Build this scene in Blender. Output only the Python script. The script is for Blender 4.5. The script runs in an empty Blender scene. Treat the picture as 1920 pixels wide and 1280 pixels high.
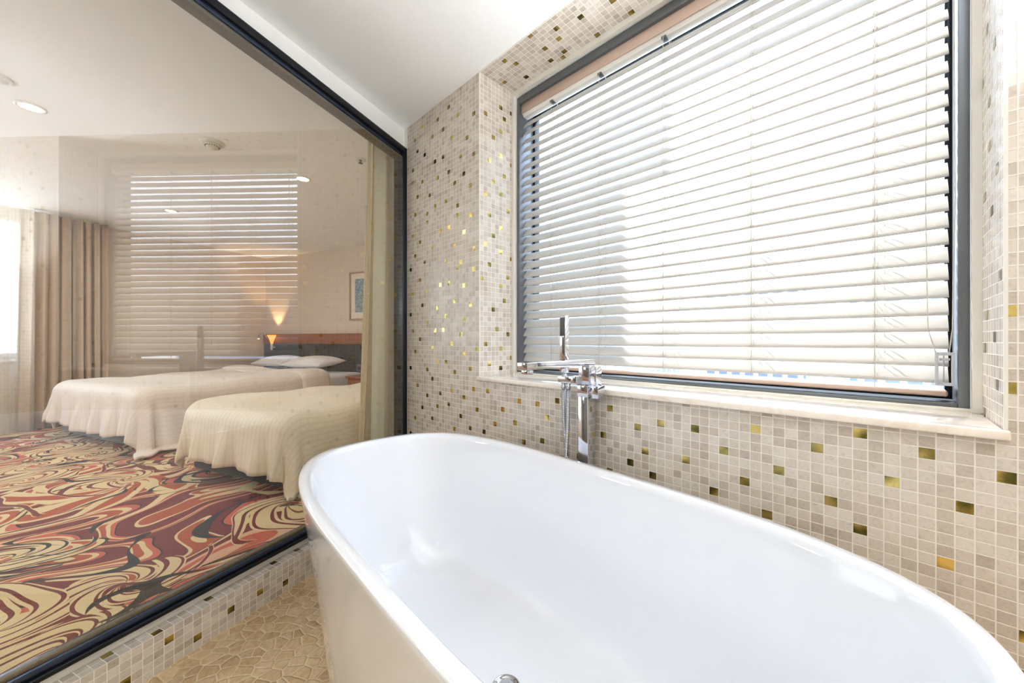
import bpy, bmesh, math, random
from mathutils import Vector, Matrix
random.seed(7)
PI = math.pi
sc = bpy.context.scene
C = sc.collection

# ------------------------------------------------------------------ camera, world, sun, exposure
F = 702.0                      # focal length in pixels of the 1920 px wide frame
AW, AG = 0.7923, 0.4084        # headings of the window wall and of the glass partition
EYE = 1.05
cam_d = bpy.data.cameras.new('camera'); cam = bpy.data.objects.new('camera', cam_d); C.objects.link(cam)
cam.location = (0, 0, EYE); cam.rotation_euler = (PI/2, 0, 0)
cam_d.sensor_width = 36.0; cam_d.lens = F/1920*36.0; cam_d.shift_y = -2/1920; cam_d.clip_start = 0.02
sc.camera = cam
sc.view_settings.view_transform = 'Standard'; sc.view_settings.look = 'None'
sc.view_settings.gamma = 1; sc.view_settings.use_curve_mapping = False
sc.view_settings.exposure = 0.66
cy = sc.cycles
cy.max_bounces = 10; cy.diffuse_bounces = 6; cy.glossy_bounces = 5; cy.transmission_bounces = 6
cy.transparent_max_bounces = 24; cy.sample_clamp_indirect = 6; cy.caustics_reflective = False; cy.caustics_refractive = False

SKY = 1.0
world = bpy.data.worlds.new('sky'); sc.world = world; world.use_nodes = True
wn = world.node_tree; bgn = wn.nodes['Background']
tc = wn.nodes.new('ShaderNodeTexCoord'); sp = wn.nodes.new('ShaderNodeSeparateXYZ'); rp = wn.nodes.new('ShaderNodeValToRGB')
wn.links.new(tc.outputs['Generated'], sp.inputs[0]); wn.links.new(sp.outputs['Z'], rp.inputs[0]); wn.links.new(rp.outputs[0], bgn.inputs[0])
# pale hazy sky: calm towards the horizon, glaring high up around the sun
stops = [(0.0, (2.6, 2.9, 3.2, 1)), (0.50, (2.9, 3.4, 4.1, 1)), (0.60, (3.0, 3.6, 4.5, 1)), (0.74, (3.1, 3.8, 5.2, 1)), (0.95, (2.8, 3.6, 5.0, 1))]
while len(rp.color_ramp.elements) < len(stops): rp.color_ramp.elements.new(0.5)
for e_, (p_, c_) in zip(rp.color_ramp.elements, stops): e_.position = p_; e_.color = c_
bgn.inputs[1].default_value = SKY

# frames: 'W' follows the window wall (x = along it to the right, y = outwards), 'G' the glass partition (x = away, y = into the bedroom)
ROT = {'W': AW - PI/2, 'G': PI/2 - AG, 'N': 0.0}
def wpos(fr, x, y, z=0.0):
    a = ROT[fr]; return Vector((x*math.cos(a) - y*math.sin(a), x*math.sin(a) + y*math.cos(a), z))

sun_d = bpy.data.lights.new('sun', 'SUN'); sun_d.energy = 12.0; sun_d.angle = math.radians(0.6); sun_d.color = (1, 0.96, 0.9)
sun = bpy.data.objects.new('sun', sun_d); C.objects.link(sun)
sdir = wpos('W', -1.6, 1.0, 2.55).normalized()
sun.rotation_euler = sdir.to_track_quat('Z', 'Y').to_euler()
sun.location = sdir*12

def portal(fr, x, y, z, sx, sz, face):
    d = bpy.data.lights.new('daylight_portal', 'AREA'); d.shape = 'RECTANGLE'; d.size = sx; d.size_y = sz
    d.cycles.is_portal = True
    o = bpy.data.objects.new('daylight_portal', d); C.objects.link(o)
    o.location = wpos(fr, x, y, z); o.rotation_euler = Vector(wpos(fr, 0, face, 0)).to_track_quat('-Z', 'Y').to_euler()
portal('W', -0.617, 1.60, 1.61, 1.6, 1.5, -1)
portal('G', 0.0, 6.15, 1.58, 2.9, 1.5, -1)

BATH_FILL_W, BED_W, GLOBE_FILL_W, UP_FILL_W, FLOOR_FILL_W = 0.2, 3.6, 3.9, 200.0, 140.0  # all but the bedroom downlights power added fill lamps

# ------------------------------------------------------------------ material helpers
def srgb(r, g, b):
    f = lambda c: (c/255/12.92 if c/255 <= 0.04045 else ((c/255 + 0.055)/1.055)**2.4)
    return (f(r), f(g), f(b), 1)
class NT:
    """tiny wrapper for building node trees"""
    def __init__(s, name):
        s.m = bpy.data.materials.new(name); s.m.use_nodes = True; s.t = s.m.node_tree; s.n = s.t.nodes
        s.b = s.n['Principled BSDF']; s.out = s.n['Material Output']
    def new(s, k, **kw):
        o = s.n.new(k)
        for a, v in kw.items(): setattr(o, a, v)
        return o
    def link(s, a, b): s.t.links.new(a, b)
    def put(s, sock, v):
        if hasattr(v, 'is_output'): s.link(v, sock)
        else: sock.default_value = v
    def math(s, op, a, b=0.0, c=0.0, clamp=False):
        o = s.new('ShaderNodeMath', operation=op); o.use_clamp = clamp
        for i, v in enumerate((a, b, c)): s.put(o.inputs[i], v)
        return o.outputs[0]
    def vmath(s, op, a, b=(0, 0, 0)):
        o = s.new('ShaderNodeVectorMath', operation=op); s.put(o.inputs[0], a); s.put(o.inputs[1], b)
        return o.outputs['Value'] if op in ('DISTANCE', 'LENGTH', 'DOT_PRODUCT') else o.outputs[0]
    def scale(s, a, k):
        o = s.new('ShaderNodeVectorMath', operation='SCALE'); s.put(o.inputs[0], a); s.put(o.inputs['Scale'], k); return o.outputs[0]
    def obj(s): return s.new('ShaderNodeTexCoord').outputs['Object']
    def uv(s): return s.new('ShaderNodeTexCoord').outputs['UV']
    def sep(s, v): o = s.new('ShaderNodeSeparateXYZ'); s.put(o.inputs[0], v); return o.outputs
    def comb(s, x, y, z=0.0):
        o = s.new('ShaderNodeCombineXYZ')
        for i, v in enumerate((x, y, z)): s.put(o.inputs[i], v)
        return o.outputs[0]
    def noise(s, v, sca=5.0, det=2.0, dist=0.0, rough=0.5):
        o = s.new('ShaderNodeTexNoise'); s.put(o.inputs['Vector'], v); o.inputs['Scale'].default_value = sca
        o.inputs['Detail'].default_value = det; o.inputs['Distortion'].default_value = dist; o.inputs['Roughness'].default_value = rough
        return o.outputs
    def white(s, v): o = s.new('ShaderNodeTexWhiteNoise'); s.put(o.inputs[0], v); return o.outputs
    def ramp(s, f, stops, interp='LINEAR'):
        o = s.new('ShaderNodeValToRGB'); s.put(o.inputs[0], f); cr = o.color_ramp; cr.interpolation = interp
        while len(cr.elements) < len(stops): cr.elements.new(0.5)
        for e, (p, c) in zip(cr.elements, stops): e.position = p; e.color = c
        return o.outputs[0]
    def mix(s, f, a, b, mode='MIX'):
        o = s.new('ShaderNodeMix', data_type='RGBA', blend_type=mode); s.put(o.inputs[0], f); s.put(o.inputs[6], a); s.put(o.inputs[7], b)
        return o.outputs[2]
    def bump(s, h, k=0.3, d=0.002):
        o = s.new('ShaderNodeBump'); s.put(o.inputs['Height'], h); o.inputs['Strength'].default_value = k; o.inputs['Distance'].default_value = d
        s.link(o.outputs[0], s.b.inputs['Normal'])
    def set(s, **kw):
        names = dict(color='Base Color', rough='Roughness', metal='Metallic', spec='Specular IOR Level', coat='Coat Weight', trans='Transmission Weight',
                     sss='Subsurface Weight', sheen='Sheen Weight', emit='Emission Color', power='Emission Strength', alpha='Alpha')
        for k, v in kw.items(): s.put(s.b.inputs[names[k]], v)
        return s
def plain(name, col, rough=0.5, metal=0.0, var=0.0, vs=6.0, **kw):
    m = NT(name)
    if var:
        n = m.noise(m.obj(), vs, 3)[0]
        m.set(color=m.mix(m.math('MULTIPLY', n, var), col, tuple(c*0.55 for c in col[:3]) + (1,)))
    else: m.set(color=col)
    m.set(rough=rough, metal=metal, **kw); return m.m

M = {}
def mosaic():
    m = NT('stone mosaic'); uv = m.uv(); s = m.sep(uv)
    cx, cyy = m.math('FLOOR', s[0]), m.math('FLOOR', s[1]); fx, fy = m.math('FRACT', s[0]), m.math('FRACT', s[1])
    ex = m.math('MINIMUM', fx, m.math('SUBTRACT', 1.0, fx)); ey = m.math('MINIMUM', fy, m.math('SUBTRACT', 1.0, fy))
    e = m.math('MINIMUM', ex, ey); grout = m.math('LESS_THAN', e, 0.042)
    r = m.white(m.comb(cx, cyy, 3.0))
    big = m.noise(m.vmath('MULTIPLY', uv, (0.13, 0.13, 0.13)), 1.0, 1)[0]
    base = m.ramp(m.math('ADD', m.math('MULTIPLY', r[0], 0.82), m.math('MULTIPLY', big, 0.18)),
                  [(0.0, srgb(174, 162, 149)), (0.25, srgb(196, 185, 173)), (0.6, srgb(208, 199, 188)), (1.0, srgb(221, 214, 205))])
    off = m.vmath('ADD', uv, m.scale(r[1], 40.0))
    vein = m.noise(off, 1.7, 6, 1.6, 0.65)[0]
    veins = m.ramp(vein, [(0.30, srgb(168, 156, 142)), (0.47, srgb(232, 225, 216)), (0.55, srgb(245, 240, 232)), (0.72, srgb(204, 192, 180))])
    col = m.mix(0.55, base, veins, 'MULTIPLY')
    col = m.mix(0.15, col, base)
    col = m.mix(grout, col, srgb(228, 222, 213))
    m.set(color=col, rough=m.math('ADD', 0.26, m.math('MULTIPLY', grout, 0.5)), spec=0.5)
    m.bump(m.math('MINIMUM', m.math('MULTIPLY', e, 12.0), 1.0), 0.35, 0.0015)
    return m.m
def gold():
    m = NT('gold leaf glass'); n = m.noise(m.obj(), 260, 2)[0]; v = m.noise(m.obj(), 21, 1)[0]
    m.set(color=m.ramp(v, [(0.36, srgb(96, 92, 50)), (0.50, srgb(168, 148, 84)), (0.64, srgb(222, 198, 122))]), metal=1.0, rough=0.16); m.bump(n, 0.22, 0.001); return m.m
M['mosaic'] = mosaic(); M['gold'] = gold()
M['white_wall'] = plain('white paint', srgb(243, 242, 238), 0.6, var=0.04, vs=2)
M['ceiling'] = plain('ceiling paint', srgb(246, 247, 246), 0.7, var=0.03, vs=1.5)
M['grout'] = plain('white grout trim', srgb(226, 222, 212), 0.45, var=0.08, vs=20)
def wallpaper():
    m = NT('beige wallpaper'); o = m.obj(); n = m.noise(m.vmath('MULTIPLY', o, (1, 30, 220)), 3, 3)[0]
    m.set(color=m.mix(m.math('MULTIPLY', n, 0.35), srgb(226, 212, 194), srgb(206, 190, 170)), rough=0.75); return m.m
M['wallpaper'] = wallpaper()
def pebble():
    m = NT('crazy stone floor'); o = m.obj(); w = m.vmath('ADD', o, m.scale(m.noise(o, 9, 2)[1], 0.03))
    v1 = m.new('ShaderNodeTexVoronoi', feature='DISTANCE_TO_EDGE'); v2 = m.new('ShaderNodeTexVoronoi', feature='F1')
    st = m.vmath('MULTIPLY', w, (21.0, 27.0, 1.0))
    for v in (v1, v2): m.link(st, v.inputs['Vector']); v.inputs['Scale'].default_value = 1.0; v.voronoi_dimensions = '2D'; v.inputs['Randomness'].default_value = 0.85
    g = m.ramp(v1.outputs['Distance'], [(0.035, (1, 1, 1, 1)), (0.06, (0, 0, 0, 1))])
    cr = m.sep(v2.outputs['Color'])
    stone = m.ramp(cr[0], [(0.0, srgb(172, 140, 96)), (0.4, srgb(198, 168, 122)), (0.75, srgb(216, 190, 148)), (1.0, srgb(192, 166, 132))])
    stone = m.mix(0.4, stone, m.ramp(m.noise(o, 60, 5, 1)[0], [(0.3, srgb(140, 108, 72)), (0.7, srgb(225, 200, 165))]))
    m.set(color=m.mix(g, stone, srgb(222, 202, 166)), rough=0.38)
    m.bump(m.ramp(v1.outputs['Distance'], [(0.0, (0, 0, 0, 1)), (0.12, (1, 1, 1, 1))]), 0.6, 0.004); return m.m
M['pebble'] = pebble()
def carpet():
    m = NT('swirl carpet'); o = m.obj(); s = m.sep(o); p = m.comb(s[0], s[1], 0.0)
    cream, red, orange, salmon, black, pink = srgb(236, 208, 156), srgb(118, 8, 20), srgb(182, 74, 26), srgb(208, 92, 68), srgb(18, 15, 20), srgb(236, 182, 148)
    n1 = m.vmath('SUBTRACT', m.noise(p, 1.5, 0.5)[1], (0.5, 0.5, 0.5)); w = m.vmath('ADD', p, m.scale(n1, 0.55))
    n3 = m.vmath('SUBTRACT', m.noise(p, 4.2, 0.0)[1], (0.5, 0.5, 0.5)); w2 = m.vmath('ADD', w, m.scale(n3, 0.10))
    def cells(vec, sca, st=(1, 1, 1), rnd=0.9):
        v = m.new('ShaderNodeTexVoronoi', feature='F1'); v.voronoi_dimensions = '2D'; v.inputs['Scale'].default_value = sca; v.inputs['Randomness'].default_value = rnd
        vec = m.vmath('MULTIPLY', vec, st); m.link(vec, v.inputs['Vector'])
        d = m.sep(m.vmath('SUBTRACT', vec, v.outputs['Position'])); return m.math('ARCTAN2', d[1], d[0]), v.outputs['Distance'], m.sep(v.outputs['Color'])
    # broad flowing background
    bg = m.math('FRACT', m.math('ADD', m.math('MULTIPLY', m.noise(m.vmath('MULTIPLY', w2, (1.0, 1.9, 1)), 1.3, 0.0, 0.8)[0], 6.0), 0.2))
    col = m.ramp(bg, [(0.0, red), (0.30, black), (0.34, salmon), (0.48, cream), (0.60, orange), (0.76, cream), (0.82, red)], 'CONSTANT')
    # fans of curling petals
    def fans(col, vec, sca, n, twist, R, st, swap):
        th, r, c = cells(vec, sca, st)
        rr = m.math('DIVIDE', r, R)
        a = m.math('FRACT', m.math('ADD', m.math('MULTIPLY', m.math('ADD', th, m.math('MULTIPLY', rr, twist)), n/(2*PI)), c[0]))
        a = m.math('ABSOLUTE', m.math('SUBTRACT', a, 0.5))
        prof = m.math('MULTIPLY', m.math('SINE', m.math('MULTIPLY', m.math('MINIMUM', rr, 1.0), PI*0.94)), 0.5)
        out = m.math('LESS_THAN', a, prof); mid = m.math('LESS_THAN', a, m.math('MULTIPLY', prof, 0.74)); inn = m.math('LESS_THAN', a, m.math('MULTIPLY', m.math('SUBTRACT', prof, 0.12), 0.62))
        pick = m.math('GREATER_THAN', c[1], 0.28)
        k = m.mix(m.math('GREATER_THAN', c[2], 0.5), *swap[0]); q = m.mix(m.math('GREATER_THAN', c[2], 0.4), *swap[1])
        col = m.mix(m.math('MULTIPLY', out, pick), col, black if swap[2] else cream)
        col = m.mix(m.math('MULTIPLY', mid, pick), col, k); return m.mix(m.math('MULTIPLY', inn, pick), col, q)
    col = fans(col, m.vmath('ADD', w2, (3.1, 1.7, 0)), 1.35, 7, 1.9, 0.62, (1, 1, 1), ((cream, cream), (red, orange), False))
    # concentric eyes with dark outlines
    th, r, c = cells(m.vmath('ADD', w2, (0.4, 0.9, 0)), 1.0, (1.1, 2.3, 1))
    lim = m.math('ADD', 0.24, m.math('MULTIPLY', c[0], 0.20)); rr = m.math('DIVIDE', m.math('MULTIPLY', r, m.math('ADD', 1.0, m.math('MULTIPLY', m.math('SINE', m.math('ADD', th, m.math('MULTIPLY', c[2], 6.0))), 0.28))), lim)
    eye = m.ramp(rr, [(0.0, red), (0.13, cream), (0.28, salmon), (0.46, cream), (0.60, orange), (0.80, cream), (0.93, black)], 'CONSTANT')
    eye2 = m.ramp(rr, [(0.0, pink), (0.25, salmon), (0.45, pink), (0.62, red), (0.86, cream), (0.95, black)], 'CONSTANT')
    col = m.mix(m.math('MULTIPLY', m.math('LESS_THAN', rr, 1.0), m.math('GREATER_THAN', c[1], 0.35)), col, m.mix(m.math('GREATER_THAN', c[2], 0.5), eye, eye2))
    col = fans(col, m.vmath('ADD', w2, (7.3, 4.4, 0)), 1.75, 5, -2.6, 0.50, (1, 1.3, 1), ((black, red), (salmon, cream), False))
    # tapering black strokes
    ln = m.math('ABSOLUTE', m.math('SUBTRACT', m.math('FRACT', m.math('MULTIPLY', m.noise(m.vmath('MULTIPLY', w, (1, 1.6, 1)), 1.5, 0.0, 0.6)[0], 5.0)), 0.5))
    wid = m.math('MULTIPLY', m.math('SUBTRACT', m.noise(p, 3.6, 0)[0], 0.47), 0.55)
    col = m.mix(m.math('LESS_THAN', ln, wid), col, black)
    fz = m.noise(o, 420, 2)[0]
    col = m.mix(m.math('MULTIPLY', fz, 0.22), col, (0.02, 0.01, 0.01, 1))
    m.set(color=col, rough=0.95, sheen=0.1); m.bump(fz, 0.6, 0.004); return m.m
M['carpet'] = carpet()
M['frame_dark'] = plain('dark anodised aluminium', srgb(34, 36, 42), 0.3, 0.6)
M['frame_grey'] = plain('grey aluminium', srgb(104, 108, 112), 0.35, 0.55)
M['rail'] = plain('blue grey sliding rail', srgb(60, 72, 92), 0.22, 0.7)
M['seal'] = plain('bronze seal', srgb(92, 82, 66), 0.4, 0.3)
M['white_plastic'] = plain('white plastic', srgb(232, 230, 224), 0.35)
M['acrylic'] = plain('white tub acrylic', srgb(229, 230, 233), 0.07, coat=0.6, spec=0.5)
def chrome():
    m = NT('chrome'); m.set(color=(0.62, 0.63, 0.66, 1), metal=1.0, rough=0.04); return m.m
M['chrome'] = chrome()
def hose():
    m = NT('spiral metal hose'); v = m.sep(m.uv()); st = m.math('SINE', m.math('MULTIPLY', v[1], 1200.0))
    m.set(color=(0.55, 0.56, 0.58, 1), metal=1.0, rough=0.22); m.bump(st, 0.8, 0.001); return m.m
M['hose'] = hose()
M['black_rubber'] = plain('dark spray face', srgb(70, 66, 66), 0.45)
def marble():
    m = NT('pale marble sill'); n = m.noise(m.obj(), 7, 6, 2.0, 0.6)[0]
    m.set(color=m.ramp(n, [(0.3, srgb(222, 204, 186)), (0.5, srgb(240, 230, 218)), (0.7, srgb(226, 212, 196))]), rough=0.12, coat=0.3); return m.m
M['marble'] = marble()
def slatmat():
    m = NT('blind slats'); n = m.noise(m.vmath('MULTIPLY', m.obj(), (2, 40, 40)), 4, 3)[0]
    m.set(color=m.mix(m.math('MULTIPLY', n, 0.25), srgb(202, 199, 194), srgb(186, 182, 175)), rough=0.42)
    tr = m.new('ShaderNodeBsdfTranslucent'); tr.inputs[0].default_value = srgb(236, 230, 220)
    mx = m.new('ShaderNodeMixShader'); mx.inputs[0].default_value = 0.10
    m.link(m.b.outputs[0], mx.inputs[1]); m.link(tr.outputs[0], mx.inputs[2]); m.link(mx.outputs[0], m.out.inputs[0]); return m.m
M['slat'] = slatmat()
M['headrail'] = plain('pale tan rail', srgb(192, 168, 152), 0.4)
M['cord'] = plain('pale cord', srgb(205, 200, 186), 0.8)
def pane(name, k, tint=(1, 1, 1, 1), base=0.0):
    m = NT(name); m.n.remove(m.b)
    t = m.new('ShaderNodeBsdfTransparent'); t.inputs[0].default_value = tint
    g = m.new('ShaderNodeBsdfGlossy'); g.inputs['Roughness'].default_value = 0.0
    f = m.new('ShaderNodeFresnel'); f.inputs[0].default_value = 1.5
    geo = m.new('ShaderNodeNewGeometry')
    fac = m.math('ADD', m.math('MULTIPLY', f.outputs[0], k), base, clamp=True)
    fac = m.math('MULTIPLY', fac, m.math('SUBTRACT', 1.0, geo.outputs['Backfacing']))
    mx = m.new('ShaderNodeMixShader'); m.link(fac, mx.inputs[0]); m.link(t.outputs[0], mx.inputs[1]); m.link(g.outputs[0], mx.inputs[2])
    m.link(mx.outputs[0], m.out.inputs[0]); return m.m
M['partition_glass'] = pane('partition glass', 3.7, (0.97, 0.985, 0.975, 1), 0.0)
M['window_glass'] = pane('window glass', 0.8)
def sheer():
    m = NT('sheer voile'); t = m.new('ShaderNodeBsdfTransparent'); d = m.new('ShaderNodeBsdfTranslucent'); d.inputs[0].default_value = srgb(245, 243, 238)
    df = m.new('ShaderNodeBsdfDiffuse'); df.inputs[0].default_value = srgb(245, 243, 238)
    a = m.new('ShaderNodeMixShader'); a.inputs[0].default_value = 0.5; m.link(d.outputs[0], a.inputs[1]); m.link(df.outputs[0], a.inputs[2])
    b = m.new('ShaderNodeMixShader'); b.inputs[0].default_value = 0.30; m.link(t.outputs[0], b.inputs[1]); m.link(a.outputs[0], b.inputs[2])
    m.link(b.outputs[0], m.out.inputs[0]); return m.m
M['sheer'] = sheer()
def cloth(name, a, b, k=0.3, sc_=(60, 60, 60), thin=0.0):
    m = NT(name); n = m.noise(m.vmath('MULTIPLY', m.obj(), sc_), 4, 3)[0]
    m.set(color=m.mix(m.math('MULTIPLY', n, k), a, b), rough=0.85, sheen=0.2); m.bump(n, 0.15, 0.001)
    if thin:
        t = m.new('ShaderNodeBsdfTranslucent'); t.inputs[0].default_value = a; x = m.new('ShaderNodeMixShader'); x.inputs[0].default_value = thin
        m.link(m.b.outputs[0], x.inputs[1]); m.link(t.outputs[0], x.inputs[2]); m.link(x.outputs[0], m.out.inputs[0])
    return m.m
M['curtain_cream'] = cloth('cream curtain', srgb(246, 240, 222), srgb(228, 218, 192), 0.35, thin=0.35)
M['curtain_lining'] = cloth('tan curtain hem', srgb(222, 196, 148), srgb(198, 166, 116), 0.6, (3, 3, 3))
M['curtain_beige'] = cloth('beige drape', srgb(206, 184, 160), srgb(170, 146, 122), 0.4)
def duvetmat(name, a, b):
    m = NT(name); s = m.sep(m.uv()); st = m.math('SINE', m.math('MULTIPLY', s[1], 2*PI/0.036))
    k = m.ramp(st, [(0.40, (0, 0, 0, 1)), (0.60, (1, 1, 1, 1))])
    n = m.noise(m.obj(), 5, 3)[0]
    m.set(color=m.mix(m.math('MULTIPLY', k, 0.34), a, b), rough=m.math('ADD', 0.5, m.math('MULTIPLY', k, 0.2)), sheen=0.3)
    m.bump(m.noise(m.obj(), 9, 4)[0], 0.5, 0.02); return m.m
M['duvet_a'] = duvetmat('peach white satin stripe', srgb(240, 226, 212), srgb(226, 208, 188))
M['duvet_b'] = duvetmat('cream satin stripe', srgb(238, 222, 194), srgb(220, 198, 162))
M['pillow'] = cloth('white pillow cotton', srgb(244, 240, 238), srgb(232, 226, 224), 0.3)
M['mattress'] = cloth('white mattress', srgb(232, 232, 234), srgb(214, 216, 222), 0.3)
M['base_grey'] = cloth('grey bed base fabric', srgb(128, 134, 142), srgb(104, 110, 120), 0.5)
M['base_black'] = cloth('black bed base fabric', srgb(38, 38, 42), srgb(24, 24, 28), 0.5)
def wood(name, a, b):
    m = NT(name); n = m.noise(m.vmath('MULTIPLY', m.obj(), (3, 1.2, 60)), 3, 4, 0.6)[0]
    m.set(color=m.mix(n, a, b), rough=0.35); return m.m
M['wood'] = wood('red brown veneer', srgb(166, 84, 32), srgb(118, 54, 20))
M['dark_wood'] = wood('dark wood panelling', srgb(70, 48, 38), srgb(46, 32, 26))
M['pale_wood'] = wood('pale oak', srgb(190, 150, 112), srgb(164, 122, 86))
M['black_leather'] = plain('black leather panel', srgb(16, 16, 20), 0.6, var=0.5, vs=14, spec=0.2)
M['mat_board'] = plain('cream mat board', srgb(236, 226, 210), 0.8)
def print_mat():
    m = NT('blue grey textured print'); n = m.noise(m.vmath('MULTIPLY', m.obj(), (1, 1, 1.6)), 26, 5, 1.4, 0.7)[0]
    m.set(color=m.ramp(n, [(0.35, srgb(74, 104, 124)), (0.5, srgb(112, 144, 160)), (0.62, srgb(196, 206, 196))]), rough=0.5); return m.m
M['print'] = print_mat()
M['detector'] = plain('ivory plastic', srgb(216, 212, 196), 0.4)
M['dark_plastic'] = plain('dark plastic', srgb(60, 54, 50), 0.4)
def emit(name, col, k):
    m = NT(name); m.set(color=col, emit=col, power=k, rough=0.4); return m.m
M['lamp_lens'] = emit('lit lamp lens', srgb(255, 226, 180), 9.0)
M['fill_globe'] = emit('lit fill globe', srgb(255, 246, 232), 3.0)  # glowing surface shared by the added fill lamps
M['lamp_shade'] = emit('lit amber lamp shade', srgb(255, 150, 70), 1.1)
M['lamp_bulb'] = emit('lit reading bulb', srgb(255, 190, 120), 12.0)
M['clear_plastic'] = plain('clear plastic', srgb(206, 208, 216), 0.15, trans=0.35)
def facade(name, wall, glass, sx=2.6, sz=3.2):
    m = NT(name); s = m.sep(m.obj()); x = m.math('ADD', s[0], m.math('MULTIPLY', s[1], 1.0)); fx = m.math('FRACT', m.math('DIVIDE', x, sx)); fz = m.math('FRACT', m.math('DIVIDE', s[2], sz))
    w = m.math('MULTIPLY', m.math('GREATER_THAN', fx, 0.35), m.math('GREATER_THAN', fz, 0.45))
    m.set(color=m.mix(w, wall, glass), rough=0.5); return m.m
M['facade_pale'] = facade('pale facade', srgb(226, 228, 226), srgb(110, 128, 150))
M['facade_blue'] = facade('blue grey facade', srgb(170, 184, 204), srgb(74, 92, 120), 1.9, 3.0)
M['facade_green'] = facade('pale green facade', srgb(206, 224, 214), srgb(190, 214, 208), 3.1, 2.6)
M['ground'] = plain('hazy ground', srgb(170, 176, 170), 0.9, var=0.5, vs=0.05)

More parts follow.
